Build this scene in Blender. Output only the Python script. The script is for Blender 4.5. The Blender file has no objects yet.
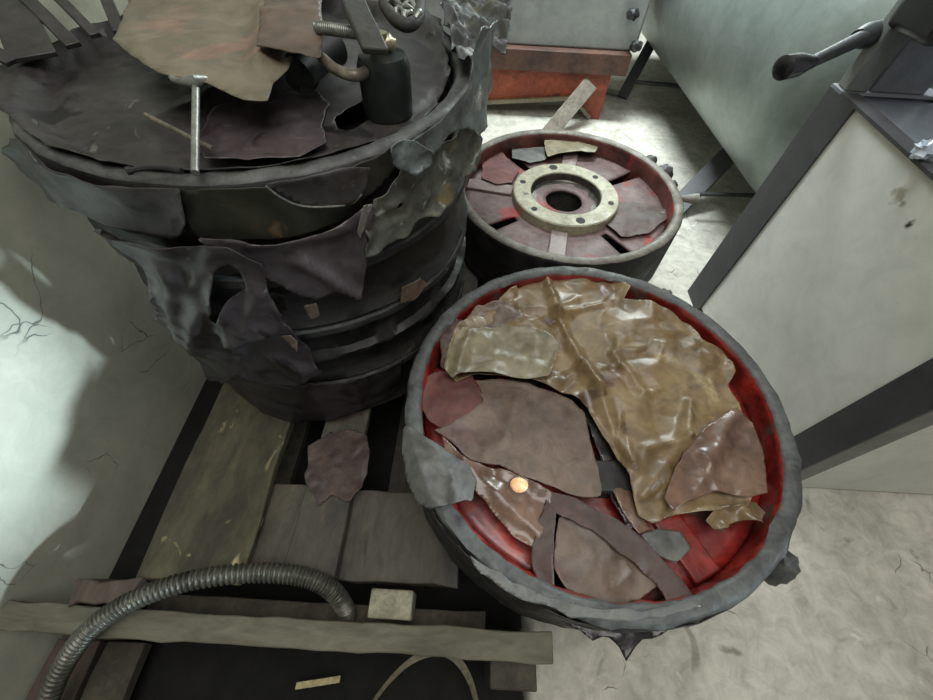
import bpy, math, random
import numpy as np
from mathutils import Vector, Matrix, noise
R_ = math.radians
S = bpy.context.scene
COL = S.collection
rnd = random.Random(7)

# ------------------------------------------------------------------ camera numbers (wide phone lens)
FOC, PITCH, ROLL, HC = 400.0, R_(54.9), R_(3.3), 0.97
def ray(px, py):
    x = (px-466.5)/FOC; y = -(py-350)/FOC; z = -1.0
    c, s = math.cos(ROLL), math.sin(ROLL); x, y = c*x-s*y, s*x+c*y
    a = math.pi/2-PITCH; c, s = math.cos(a), math.sin(a)
    return Vector((x, c*y-s*z, s*y+c*z))
def at(px, py, h):                      # where the sight line meets the level z = h
    d = ray(px, py); t = (h-HC)/d.z
    return Vector((d.x*t, d.y*t, h))
def aty(px, py, Y):
    d = ray(px, py); return Vector((0, 0, HC))+d*(Y/d.y)
def atx(px, py, X):
    d = ray(px, py); return Vector((0, 0, HC))+d*(X/d.x)
def atcyl(px, py, cx, cy, r):           # where it meets an upright cylinder -> (angle, z)
    d = ray(px, py); a = d.x*d.x+d.y*d.y; b = -(d.x*cx+d.y*cy); c = cx*cx+cy*cy-r*r
    D = b*b-a*c
    t = (-b-math.sqrt(D))/a if D > 0 else -b/a
    p = Vector((0, 0, HC))+d*t
    return math.atan2(p.y-cy, p.x-cx), p.z

# ------------------------------------------------------------------ mesh builder
class MB:
    def __init__(s): s.v = []; s.f = []; s.m = []
    def add(s, vs, fs, mi=0):
        n = len(s.v); s.v += [Vector(v) for v in vs]
        for f in fs: s.f.append([i+n for i in f]); s.m.append(mi)
        return s
    def box(s, c, size, rot=None, mi=0, taper=1.0):
        hx, hy, hz = [q/2 for q in size]; vs = []
        for z in (-hz, hz):
            k = taper if z > 0 else 1
            for x, y in ((-hx, -hy), (hx, -hy), (hx, hy), (-hx, hy)): vs.append(Vector((x*k, y*k, z)))
        if rot is not None: vs = [rot @ v for v in vs]
        c = Vector(c)
        return s.add([v+c for v in vs], [(3, 2, 1, 0), (4, 5, 6, 7), (0, 1, 5, 4), (1, 2, 6, 5), (2, 3, 7, 6), (3, 0, 4, 7)], mi)
    def rough_box(s, x0, x1, y0, y1, z0, z1, n=10, amp=.003, seed=0, mi=0, axis='x'):
        # a sawn timber: long box with uneven edges
        m = []
        for i in range(n+1):
            t = i/n
            for (a, b) in ((0, 0), (1, 0), (1, 1), (0, 1)):
                o = Vector((noise.noise((t*n*.7, a*3.1+seed, b*5.3)), noise.noise((t*n*.7+9, a*3.1+seed, b*5.3)), noise.noise((t*n*.7+20, a*3+seed, b*5))))*amp
                if axis == 'x': p = Vector((x0+(x1-x0)*t, y0+(y1-y0)*a, z0+(z1-z0)*b))
                else: p = Vector((x0+(x1-x0)*a, y0+(y1-y0)*t, z0+(z1-z0)*b))
                if i in (0, n): o *= 1.8
                m.append(p+o)
        fs = []
        for i in range(n):
            for k in range(4):
                q = [i*4+k, i*4+(k+1) % 4, (i+1)*4+(k+1) % 4, (i+1)*4+k]
                fs.append(q)
        fs += [(3, 2, 1, 0), (n*4, n*4+1, n*4+2, n*4+3)]
        if axis == 'x': fs = [tuple(reversed(f)) for f in fs]
        return s.add(m, fs, mi)
    def tube(s, path, r, n=12, mi=0, cap=True):
        path = [Vector(p) for p in path]; N = len(path)
        rr = r if callable(r) else (lambda t: r)
        up = None; rings = []
        for i, p in enumerate(path):
            d = (path[min(i+1, N-1)]-path[max(i-1, 0)]).normalized()
            if up is None:
                up = d.orthogonal().normalized()
            up = (up-d*up.dot(d)).normalized()
            q = d.cross(up); rad = rr(i/(N-1))
            rings.append([p+(up*math.cos(a)+q*math.sin(a))*rad for a in [2*math.pi*k/n for k in range(n)]])
        vs = [v for g in rings for v in g]; fs = []
        for i in range(N-1):
            for k in range(n): fs.append((i*n+k, i*n+(k+1) % n, (i+1)*n+(k+1) % n, (i+1)*n+k))
        if cap: fs += [tuple(reversed(range(n))), tuple((N-1)*n+k for k in range(n))]
        return s.add(vs, fs, mi)
    def lathe(s, c, prof, n=96, mis=None, closed=True, jit=0.0, seed=0):
        c = Vector(c); P = len(prof); vs = []; fs = []
        for k in range(n):
            a = 2*math.pi*k/n; ca, sa = math.cos(a), math.sin(a)
            for j, (r, z) in enumerate(prof):
                o = jit*noise.noise((ca*7+seed, sa*7, j*.9)) + .6*jit*noise.noise((ca*22+seed, sa*22, j*1.7)) if jit else 0
                oz = 0 if (j == 0 or z <= .004) else jit*.6*noise.noise((ca*12+seed+31, sa*12, j*.7)) if jit else 0
                vs.append(c+Vector(((r+o)*ca, (r+o)*sa, z+oz)))
        base = len(s.v); s.v += vs
        L = P if closed else P-1
        for k in range(n):
            k2 = (k+1) % n
            for j in range(L):
                j2 = (j+1) % P
                s.f.append([base+k*P+j, base+k2*P+j, base+k2*P+j2, base+k*P+j2]); s.m.append(mis[j] if mis else 0)
        return s
    def strip(s, pts, width_dir, w, th):
        # flat bent bar: centre line pts, wide along width_dir, thickness th
        pts = [Vector(p) for p in pts]; wd = Vector(width_dir).normalized(); vs = []; fs = []
        N = len(pts)
        for i, p in enumerate(pts):
            d = (pts[min(i+1, N-1)]-pts[max(i-1, 0)]).normalized()
            nn = d.cross(wd).normalized()
            for a, b in ((-1, -1), (1, -1), (1, 1), (-1, 1)): vs.append(p+wd*(a*w/2)+nn*(b*th/2))
        for i in range(N-1):
            for k in range(4): fs.append((i*4+k, i*4+(k+1) % 4, (i+1)*4+(k+1) % 4, (i+1)*4+k))
        fs += [(3, 2, 1, 0), tuple((N-1)*4+k for k in range(4))]
        return s.add(vs, fs)
    def ball(s, c, r, nu=16, nv=10, sq=(1, 1, 1), amp=0, seed=0, mi=0):
        c = Vector(c); vs = []; fs = []
        for i in range(nv+1):
            th = math.pi*i/nv
            for k in range(nu):
                a = 2*math.pi*k/nu
                d = Vector((math.sin(th)*math.cos(a), math.sin(th)*math.sin(a), math.cos(th)))
                q = r*(1+amp*noise.noise(d*2.2+Vector((seed, 0, 0))))
                vs.append(c+Vector((d.x*sq[0], d.y*sq[1], d.z*sq[2]))*q)
        for i in range(nv):
            for k in range(nu): fs.append((i*nu+k, (i+1)*nu+k, (i+1)*nu+(k+1) % nu, i*nu+(k+1) % nu))
        return s.add(vs, fs, mi)

def obj(name, mb, mats, parent=None, smooth=True, bevel=0, solid=0, subsurf=0, angle=40, off=-1):
    me = bpy.data.meshes.new(name)
    if parent is not None: o0 = Vector(parent.location)+(Vector(parent.parent.location) if parent.parent else Vector())
    else:
        xs = [v.x for v in mb.v]; ys = [v.y for v in mb.v]; zs = [v.z for v in mb.v]
        o0 = Vector(((min(xs)+max(xs))/2, (min(ys)+max(ys))/2, min(zs)))
    me.from_pydata([tuple(v-o0) for v in mb.v], [], mb.f)
    me.validate(); me.update()
    if not isinstance(mats, (list, tuple)): mats = [mats]
    for m in mats: me.materials.append(m)
    if len(me.polygons) == len(mb.m):
        me.polygons.foreach_set('material_index', mb.m)
    o = bpy.data.objects.new(name, me); COL.objects.link(o)
    if parent is not None: o.parent = parent
    else: o.location = o0
    if smooth:
        me.polygons.foreach_set('use_smooth', [True]*len(me.polygons))
        try: me.set_sharp_from_angle(angle=R_(angle))
        except Exception: pass
    if solid:
        m = o.modifiers.new('s', 'SOLIDIFY'); m.thickness = solid; m.offset = off
    if bevel:
        m = o.modifiers.new('b', 'BEVEL'); m.width = bevel; m.segments = 2; m.limit_method = 'ANGLE'; m.angle_limit = R_(35)
    if subsurf:
        m = o.modifiers.new('u', 'SUBSURF'); m.levels = subsurf; m.render_levels = subsurf
    return o
def tag(o, label, cat, group=None, kind=None):
    if label: o['label'] = label
    if cat: o['category'] = cat
    if group: o['group'] = group
    if kind: o['kind'] = kind
    return o
def thing(name, label, cat, loc, group=None):
    o = bpy.data.objects.new(name, None); COL.objects.link(o); o.location = loc; o.empty_display_size = .05
    return tag(o, label, cat, group)
def struct(name, mb, mat, **k):
    o = obj(name, mb, mat, **k); o['kind'] = 'structure'; return o

# ------------------------------------------------------------------ materials
def lin(c):
    c = [q/255 for q in c]
    return tuple((q/12.92 if q <= .04045 else ((q+.055)/1.055)**2.4) for q in c)+(1,)
def mat(name, stops=None, scale=8, rough=.6, rough2=None, metal=0, bump=.15, bscale=None, detail=6, distort=.4, spots=None, coat=0,
        stretch=None, spec=.5, bdist=.003, dirt=.45, dscale=5, world=False):
    """noise-coloured surface. stops: list of (pos, hex). spots: (hex, scale, threshold) second layer of patches."""
    m = bpy.data.materials.new(name); m.use_nodes = True
    nt = m.node_tree; N = nt.nodes; L = nt.links
    b = N['Principled BSDF']
    if world: g = N.new('ShaderNodeNewGeometry'); co = g.outputs['Position']
    else: tc = N.new('ShaderNodeTexCoord'); co = tc.outputs['Object']
    if stretch:
        mp = N.new('ShaderNodeMapping'); mp.inputs['Scale'].default_value = stretch; L.new(co, mp.inputs['Vector']); co = mp.outputs['Vector']
    n = N.new('ShaderNodeTexNoise'); n.inputs['Scale'].default_value = scale; n.inputs['Detail'].default_value = detail; n.inputs['Distortion'].default_value = distort
    n.inputs['Roughness'].default_value = .62
    L.new(co, n.inputs['Vector'])
    r = N.new('ShaderNodeValToRGB'); e = r.color_ramp.elements
    while len(e) < len(stops): e.new(.5)
    for k, (p, c) in enumerate(stops): e[k].position = p; e[k].color = lin(c)
    L.new(n.outputs['Fac'], r.inputs['Fac']); col = r.outputs['Color']
    for sp in (spots or []):
        n2 = N.new('ShaderNodeTexNoise'); n2.inputs['Scale'].default_value = sp[1]; n2.inputs['Detail'].default_value = 5; n2.inputs['Distortion'].default_value = .8
        mp2 = N.new('ShaderNodeMapping'); mp2.inputs['Location'].default_value = (3.1*sp[1], 1.7, sp[2]*9); L.new(co, mp2.inputs['Vector']); L.new(mp2.outputs['Vector'], n2.inputs['Vector'])
        r2 = N.new('ShaderNodeValToRGB'); r2.color_ramp.elements[0].position = sp[2]; r2.color_ramp.elements[1].position = min(1, sp[2]+.06)
        L.new(n2.outputs['Fac'], r2.inputs['Fac'])
        mx = N.new('ShaderNodeMix'); mx.data_type = 'RGBA'; L.new(r2.outputs['Color'], mx.inputs['Factor']); L.new(col, mx.inputs['A']); mx.inputs['B'].default_value = lin(sp[0])
        col = mx.outputs['Result']
    if dirt:
        nd = N.new('ShaderNodeTexNoise'); nd.inputs['Scale'].default_value = scale*dscale; nd.inputs['Detail'].default_value = 9; nd.inputs['Roughness'].default_value = .7; nd.inputs['Distortion'].default_value = .6
        L.new(co, nd.inputs['Vector'])
        rd = N.new('ShaderNodeMapRange'); rd.inputs['From Min'].default_value = .32; rd.inputs['From Max'].default_value = .62; rd.inputs['To Min'].default_value = 1-dirt; rd.inputs['To Max'].default_value = 1.12
        L.new(nd.outputs['Fac'], rd.inputs['Value'])
        mm = N.new('ShaderNodeMix'); mm.data_type = 'RGBA'; mm.blend_type = 'MULTIPLY'; mm.inputs['Factor'].default_value = 1
        L.new(col, mm.inputs['A']); L.new(rd.outputs['Result'], mm.inputs['B']); col = mm.outputs['Result']
    L.new(col, b.inputs['Base Color'])
    b.inputs['Metallic'].default_value = metal
    b.inputs['Specular IOR Level'].default_value = spec
    if rough2 is None: b.inputs['Roughness'].default_value = rough
    else:
        mr = N.new('ShaderNodeMapRange'); mr.inputs['From Min'].default_value = .35; mr.inputs['From Max'].default_value = .65
        mr.inputs['To Min'].default_value = rough; mr.inputs['To Max'].default_value = rough2
        n4 = N.new('ShaderNodeTexNoise'); n4.inputs['Scale'].default_value = scale*1.7; n4.inputs['Detail'].default_value = 4; L.new(co, n4.inputs['Vector'])
        L.new(n4.outputs['Fac'], mr.inputs['Value']); L.new(mr.outputs['Result'], b.inputs['Roughness'])
    if coat: b.inputs['Coat Weight'].default_value = coat; b.inputs['Coat Roughness'].default_value = .12
    if bump:
        n3 = N.new('ShaderNodeTexNoise'); n3.inputs['Scale'].default_value = bscale or scale*4; n3.inputs['Detail'].default_value = 8; L.new(co, n3.inputs['Vector'])
        bp = N.new('ShaderNodeBump'); bp.inputs['Strength'].default_value = bump; bp.inputs['Distance'].default_value = bdist
        L.new(n3.outputs['Fac'], bp.inputs['Height']); L.new(bp.outputs['Normal'], b.inputs['Normal'])
    m['col'] = 1
    return m, N, L, b, co, col
def M(*a, **k): return mat(*a, **k)[0]
def blob(N, L, co, center, rad, warp=.5, soft=.3, nscale=40):
    """mask of one irregular stain around a world point"""
    n = N.new('ShaderNodeTexNoise'); n.inputs['Scale'].default_value = nscale; n.inputs['Detail'].default_value = 4; L.new(co, n.inputs['Vector'])
    d = N.new('ShaderNodeVectorMath'); d.operation = 'DISTANCE'; d.inputs[1].default_value = center; L.new(co, d.inputs[0])
    a = N.new('ShaderNodeMath'); a.operation = 'MULTIPLY_ADD'; L.new(n.outputs['Fac'], a.inputs[0]); a.inputs[1].default_value = rad*warp*4; L.new(d.outputs['Value'], a.inputs[2])
    r = N.new('ShaderNodeMapRange'); r.inputs['From Min'].default_value = rad*(1+warp*2-soft); r.inputs['From Max'].default_value = rad*(1+warp*2+soft); r.inputs['To Min'].default_value = 1; r.inputs['To Max'].default_value = 0
    L.new(a.outputs[0], r.inputs['Value']); return r.outputs['Result']
def over(N, L, b, mask, hexc, k=1.0):
    src = b.inputs['Base Color'].links[0].from_socket
    mx = N.new('ShaderNodeMix'); mx.data_type = 'RGBA'; mx.inputs['B'].default_value = lin(hexc)
    if k != 1:
        mu = N.new('ShaderNodeMath'); mu.operation = 'MULTIPLY'; mu.inputs[1].default_value = k; L.new(mask, mu.inputs[0]); mask = mu.outputs[0]
    L.new(mask, mx.inputs['Factor']); L.new(src, mx.inputs['A']); L.new(mx.outputs['Result'], b.inputs['Base Color'])
def cracks(N, L, b, co, scale, width, maskscale, thr, hexc):
    w = N.new('ShaderNodeTexNoise'); w.inputs['Scale'].default_value = scale*1.2; w.inputs['Detail'].default_value = 3; L.new(co, w.inputs['Vector'])
    ad = N.new('ShaderNodeVectorMath'); ad.operation = 'MULTIPLY_ADD'; L.new(w.outputs['Color'], ad.inputs[0]); ad.inputs[1].default_value = (.8/scale,)*3; L.new(co, ad.inputs[2])
    v = N.new('ShaderNodeTexVoronoi'); v.feature = 'DISTANCE_TO_EDGE'; v.inputs['Scale'].default_value = scale; L.new(ad.outputs[0], v.inputs['Vector'])
    r = N.new('ShaderNodeMapRange'); r.inputs['From Min'].default_value = width*.3; r.inputs['From Max'].default_value = width; r.inputs['To Min'].default_value = 1; r.inputs['To Max'].default_value = 0; L.new(v.outputs['Distance'], r.inputs['Value'])
    n = N.new('ShaderNodeTexNoise'); n.inputs['Scale'].default_value = maskscale; L.new(co, n.inputs['Vector'])
    t = N.new('ShaderNodeMapRange'); t.inputs['From Min'].default_value = thr; t.inputs['From Max'].default_value = thr+.06; L.new(n.outputs['Fac'], t.inputs['Value'])
    mu = N.new('ShaderNodeMath'); mu.operation = 'MULTIPLY'; L.new(r.outputs['Result'], mu.inputs[0]); L.new(t.outputs['Result'], mu.inputs[1])
    over(N, L, b, mu.outputs[0], hexc)

m_wall, N, L, b, co, _ = mat('wall_paint', dirt=.1, stops=[(.3, (154, 157, 141)), (.5, (169, 170, 153)), (.7, (178, 175, 158))], scale=3, rough=.6, bump=.12, bscale=25, world=True)
cracks(N, L, b, co, 9, .012, 7, .57, (90, 95, 90))
over(N, L, b, blob(N, L, co, (-.71, .06, .31), .016, .8, .3, 60), (79, 90, 86))
over(N, L, b, blob(N, L, co, (-.71, .09, .285), .010, .8, .3, 60), (63, 72, 68))
m_floor, N, L, b, co, _ = mat('concrete', dirt=.28, stops=[(.28, (150, 148, 138)), (.5, (179, 176, 164)), (.72, (194, 190, 178))], scale=5, rough=.85, bump=.55, bscale=38, detail=9, spec=.15, world=True, bdist=.006,
    spots=[((139, 136, 125), 9, .66), ((207, 204, 194), 14, .68)])
cracks(N, L, b, co, 13, .02, 9, .62, (111, 108, 100))
def floor_shade_mask(N, L, co, x1, y1, soft):
    # shadow under and around the pallet, painted near-black into the floor, ragged edge
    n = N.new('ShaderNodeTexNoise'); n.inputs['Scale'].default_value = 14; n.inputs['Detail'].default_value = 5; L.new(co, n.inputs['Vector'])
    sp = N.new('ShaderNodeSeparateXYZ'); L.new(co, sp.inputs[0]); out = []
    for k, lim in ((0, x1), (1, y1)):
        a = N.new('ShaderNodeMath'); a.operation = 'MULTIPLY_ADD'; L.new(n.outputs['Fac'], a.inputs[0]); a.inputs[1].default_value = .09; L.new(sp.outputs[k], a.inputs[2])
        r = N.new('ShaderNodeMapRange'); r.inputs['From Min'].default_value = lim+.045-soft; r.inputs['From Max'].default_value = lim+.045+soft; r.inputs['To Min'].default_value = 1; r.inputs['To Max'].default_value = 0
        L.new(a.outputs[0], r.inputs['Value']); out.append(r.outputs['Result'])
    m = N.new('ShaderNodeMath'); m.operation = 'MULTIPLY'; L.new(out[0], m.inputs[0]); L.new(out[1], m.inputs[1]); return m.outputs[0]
over(N, L, b, floor_shade_mask(N, L, co, .15, 1.45, .012), (6, 6, 5), .98)
m_iron = M('greasy_iron', [(.3, (33, 32, 29)), (.55, (52, 51, 46)), (.75, (69, 68, 60))], scale=14, rough=.5, rough2=.8, bump=.5, bscale=60, spots=[((88, 86, 78), 26, .66), ((24, 24, 23), 14, .6)])
m_irond = M('black_iron', [(.3, (16, 15, 13)), (.55, (28, 26, 22)), (.78, (43, 40, 33))], scale=12, rough=.42, rough2=.75, bump=.5, bscale=55, spots=[((66, 60, 50), 22, .64), ((12, 12, 11), 14, .6)])  # pale spots: flecks plus glints painted into the colour
m_rim = M('rim_grey', [(.3, (51, 52, 51)), (.5, (72, 73, 71)), (.72, (86, 88, 83))], scale=16, rough=.45, rough2=.7, bump=.5, bscale=70, spots=[((58, 59, 57), 22, .64)])
m_rimtan = M('rim_tan', [(.3, (80, 76, 66)), (.5, (109, 104, 93)), (.72, (132, 127, 114))], scale=18, rough=.42, rough2=.7, bump=.4, bscale=70, spots=[((74, 70, 62), 20, .64)])
m_red = M('red_paint', [(.3, (74, 23, 20)), (.5, (117, 33, 28)), (.72, (154, 46, 36))], scale=14, rough=.25, rough2=.5, bump=.3, bscale=50, spots=[((90, 64, 56), 11, .6), ((198, 58, 40), 9, .62)], coat=.3)
m_redin = M('dark_red_inside', [(.3, (53, 32, 29)), (.5, (87, 48, 43)), (.75, (111, 64, 56))], scale=14, rough=.3, rough2=.5, bump=.3, spots=[((124, 42, 38), 8, .62)])
m_web = M('mauve_web', [(.3, (82, 64, 60)), (.5, (102, 82, 79)), (.75, (113, 94, 90))], scale=11, rough=.5, rough2=.7, bump=.25, bscale=40, spots=[((138, 53, 50), 7, .6)], coat=0)
m_spoke = M('spoke_brown', [(.3, (106, 87, 82)), (.6, (130, 114, 109))], scale=14, rough=.4, bump=.2, spots=[((135, 52, 52), 9, .66)])
m_hub = M('cream_hub', [(.3, (132, 128, 106)), (.55, (156, 152, 128)), (.75, (165, 162, 140))], scale=16, rough=.4, rough2=.6, bump=.2, spots=[((86, 81, 66), 18, .7)])
m_bore = M('bore_metal', [(.3, (53, 51, 47)), (.6, (91, 88, 80))], scale=18, rough=.3, metal=.6, bump=.2)
m_black = M('black_hole', [(.4, (11, 11, 11)), (.6, (19, 19, 18))], rough=.7, bump=.1)
m_greasep = M('greasy_dark_paper', [(.3, (34, 31, 29)), (.5, (53, 49, 48)), (.72, (68, 64, 63))], scale=9, rough=.33, rough2=.6, bump=.35, bscale=30, spots=[((92, 91, 86), 34, .67), ((20, 18, 18), 17, .6), ((35, 33, 34), 14, .64)])  # palest spots paint in both flaky flecks and glints
m_wrapm = M('purple_black_wrap', [(.3, (31, 27, 28)), (.5, (45, 40, 41)), (.72, (59, 51, 52))], scale=8, rough=.3, rough2=.5, bump=.3, bscale=24, spots=[((78, 72, 70), 30, .66), ((16, 14, 14), 15, .6)])  # pale flecks, with glints painted in as the same spots
m_wrapmauve = M('mauve_wrap', [(.3, (52, 47, 48)), (.5, (70, 62, 64)), (.75, (84, 74, 73))], scale=8, rough=.3, rough2=.5, bump=.3, bscale=24, spots=[((50, 42, 42), 15, .6), ((112, 100, 96), 36, .68)])
m_wrapblue = M('grey_film', [(.3, (65, 71, 69)), (.5, (92, 99, 97)), (.75, (119, 127, 122))], scale=12, rough=.2, rough2=.5, bump=.5, bscale=36, spots=[((60, 59, 57), 13, .6)])
m_crust = M('grey_crust', [(.3, (37, 37, 36)), (.5, (54, 55, 51)), (.66, (70, 70, 59)), (.8, (91, 94, 88))], scale=16, rough=.5, rough2=.75, bump=.8, bscale=45, spots=[((90, 81, 56), 12, .64)])
m_crustl = M('flecked_crust', [(.3, (62, 63, 58)), (.5, (88, 89, 82)), (.66, (112, 111, 92)), (.8, (150, 152, 144))], scale=16, rough=.4, rough2=.7, bump=.8, bscale=45, spots=[((112, 98, 58), 18, .6), ((178, 184, 176), 30, .64)])
m_oliveb = M('olive_black_wrap', [(.3, (32, 31, 24)), (.5, (44, 43, 34)), (.75, (59, 55, 43))], scale=7, rough=.35, rough2=.55, bump=.25, bscale=24, spots=[((20, 19, 15), 13, .58), ((88, 70, 48), 24, .68)])
m_gold = M('oiled_gold_paper', [(.28, (86, 67, 43)), (.45, (111, 90, 61)), (.6, (124, 104, 73)), (.78, (136, 118, 86))], scale=11, dirt=.5, dscale=2.5, rough=.34, rough2=.55, bump=.15, bscale=30, spots=[((88, 62, 46), 13, .6), ((150, 134, 98), 9, .64)], coat=.12)
m_goldl = M('kraft_pale', [(.3, (106, 97, 75)), (.55, (124, 114, 91)), (.75, (134, 124, 102))], scale=8, rough=.4, bump=.2, bscale=26)
m_brownp = M('oiled_brown_paper', [(.3, (81, 61, 52)), (.5, (106, 80, 65)), (.75, (128, 101, 79))], scale=8, rough=.25, rough2=.45, bump=.25, bscale=26, coat=.35)
m_mauvep = M('mauve_brown_paper', [(.3, (83, 67, 59)), (.5, (102, 85, 72)), (.75, (115, 99, 84))], scale=7, rough=.4, rough2=.6, bump=.25, bscale=26, spots=[((92, 70, 64), 8, .62)])
m_darkp = M('dark_brown_paper', [(.3, (51, 36, 31)), (.55, (74, 54, 47)), (.75, (96, 72, 62))], scale=9, rough=.5, rough2=.65, bump=.3, bscale=26)
m_blackp = M('black_paper_and_shade', [(.3, (21, 18, 15)), (.6, (36, 29, 24)), (.8, (58, 47, 38))], scale=12, rough=.3, bump=.3)
m_rag = M('stained_rag', [(.3, (44, 34, 31)), (.5, (66, 50, 45)), (.75, (88, 70, 58))], scale=16, rough=.55, bump=.3)
m_redp = M('red_soaked_paper', [(.3, (74, 41, 37)), (.5, (93, 50, 43)), (.75, (106, 61, 52))], scale=10, rough=.55, bump=.25)
m_greyp = M('grey_folded_paper', [(.3, (69, 68, 64)), (.5, (86, 86, 81)), (.75, (100, 99, 92))], scale=10, rough=.5, bump=.35, bscale=40)
m_tan = M('tan_paper', [(.3, (95, 87, 72)), (.5, (107, 99, 82)), (.72, (117, 108, 90))], scale=4, rough=.5, bump=.2, bscale=18, spots=[((130, 105, 90), 5, .6)])
m_tanp = M('pinkish_tan_paper', [(.3, (76, 63, 54)), (.6, (96, 80, 68))], scale=7, rough=.5, bump=.2)
m_plank = M('mossy_plank', [(.3, (47, 43, 32)), (.5, (72, 67, 49)), (.68, (92, 87, 63)), (.82, (111, 104, 76))], scale=9, rough=.8, bump=.5, bscale=40, spots=[((51, 48, 42), 7, .6), ((176, 164, 118), 22, .6)], stretch=(1, .45, 1))
m_plankp = M('stained_plank', [(.3, (48, 44, 40)), (.5, (68, 64, 55)), (.75, (86, 80, 65))], scale=9, rough=.7, bump=.45, bscale=40, spots=[((90, 63, 58), 6, .6), ((46, 43, 40), 9, .62)], stretch=(1, .45, 1))
m_beam = M('grey_timber', [(.3, (80, 77, 63)), (.5, (103, 100, 84)), (.72, (115, 112, 94))], scale=9, rough=.75, bump=.4, bscale=60, spots=[((87, 82, 63), 9, .66)], stretch=(.25, 1, 1))
m_woodk = M('dark_wood', [(.3, (46, 42, 34)), (.6, (74, 68, 55)), (.8, (90, 83, 68))], scale=12, rough=.8, bump=.4, stretch=(1, 1, .3))
m_brownb = M('brown_board', [(.3, (61, 50, 43)), (.6, (89, 74, 64))], scale=8, rough=.75, bump=.4, stretch=(1, .3, 1))
m_palew = M('pale_wood', [(.3, (121, 118, 99)), (.6, (152, 147, 125)), (.8, (164, 160, 139))], scale=20, rough=.7, bump=.4)
m_hose = M('hose_grey', [(.3, (63, 63, 55)), (.6, (99, 98, 88))], scale=30, rough=.35, metal=.35, bump=.3)
m_steel = M('dull_steel', [(.3, (112, 114, 108)), (.6, (148, 149, 141))], scale=30, rough=.4, metal=.5, bump=.25)
m_steelb = M('brown_steel', [(.3, (92, 85, 75)), (.6, (125, 117, 104))], scale=20, rough=.42, metal=.3, bump=.25)
m_frame = M('charcoal_frame', dirt=.1, stops=[(.35, (52, 52, 53)), (.65, (64, 64, 65))], scale=10, rough=.6, bump=.12)
m_frameg = M('grey_frame', dirt=.1, stops=[(.35, (105, 105, 101)), (.65, (124, 124, 119))], scale=10, rough=.6, bump=.12)
m_column = M('grey_column', dirt=.1, stops=[(.35, (97, 101, 96)), (.65, (117, 120, 115))], scale=10, rough=.5, bump=.12)
m_plate = M('slate_plate', dirt=.1, stops=[(.3, (112, 119, 128)), (.6, (137, 145, 154))], scale=5, rough=.3, metal=.4, bump=.1)
m_lilac = M('lilac_plate', dirt=.1, stops=[(.35, (119, 120, 125)), (.65, (140, 141, 145))], scale=9, rough=.5, bump=.12)
m_machine = M('black_machine', dirt=.1, stops=[(.3, (31, 31, 32)), (.6, (46, 46, 48))], scale=10, rough=.4, bump=.15)
m_knob = M('black_knob', dirt=.1, stops=[(.3, (24, 24, 26)), (.6, (35, 35, 37))], scale=10, rough=.22, bump=.05)
m_cream, N, L, b, co, _ = mat('cream_panel', dirt=.04, stops=[(.3, (192, 192, 182)), (.5, (203, 202, 194)), (.7, (209, 209, 201))], scale=3, rough=.55, bump=.06, bscale=20, world=True)
for c_, r_, h_, k_ in (((.736, .662, .577), .013, (138, 131, 106), .8), ((.736, .642, .570), .007, (92, 86, 69), .9), ((.736, .602, .560), .009, (42, 38, 29), 1), ((.736, .577, .555), .006, (74, 68, 52), .9), ((.736, .36, .30), .006, (111, 106, 88), .6), ((.736, .50, .47), .005, (125, 119, 100), .6)):
    over(N, L, b, blob(N, L, co, c_, r_, .7, .35, 70), h_, k_)
m_tank = M('grey_tank', dirt=.1, stops=[(.3, (114, 123, 118)), (.5, (127, 136, 131)), (.7, (138, 146, 141))], scale=4, rough=.36, rough2=.46, metal=.5, bump=.08, bscale=12)
m_gpanel = M('grey_panel', dirt=.1, stops=[(.3, (119, 123, 120)), (.6, (135, 139, 135))], scale=5, rough=.5, bump=.08)
m_rust = M('rust_red', [(.3, (106, 50, 34)), (.5, (138, 65, 41)), (.72, (156, 82, 54))], scale=8, rough=.65, bump=.3, spots=[((74, 42, 32), 9, .62)])
m_rustd = M('dark_rust', [(.3, (58, 42, 36)), (.5, (85, 60, 49)), (.75, (107, 74, 59))], scale=8, rough=.65, bump=.3, spots=[((149, 96, 76), 9, .68)])
m_green = M('dark_green_can', [(.3, (20, 25, 23)), (.6, (31, 37, 34))], scale=10, rough=.4, bump=.15)
m_rubber = M('black_rubber', [(.3, (17, 17, 17)), (.6, (27, 27, 27))], scale=10, rough=.6, bump=.2)
m_brass = M('worn_brass', [(.3, (125, 116, 92)), (.6, (168, 157, 128))], scale=30, rough=.35, metal=.6, bump=.2)
m_copper = M('copper_disc', dirt=.1, stops=[(.3, (233, 164, 106)), (.55, (255, 211, 160)), (.75, (255, 230, 194))], scale=60, rough=.35, bump=.1)
m_straw = M('straw', [(.3, (143, 133, 96)), (.6, (179, 168, 124))], scale=30, rough=.7, bump=.1)
m_strap = M('strap_tan', [(.3, (90, 83, 67)), (.6, (119, 112, 89))], scale=25, rough=.6, bump=.3)
m_clear = M('clear_plastic', dirt=.1, stops=[(.3, (154, 166, 180)), (.6, (204, 214, 224))], scale=30, rough=.08, bump=.3, coat=.6)

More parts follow.
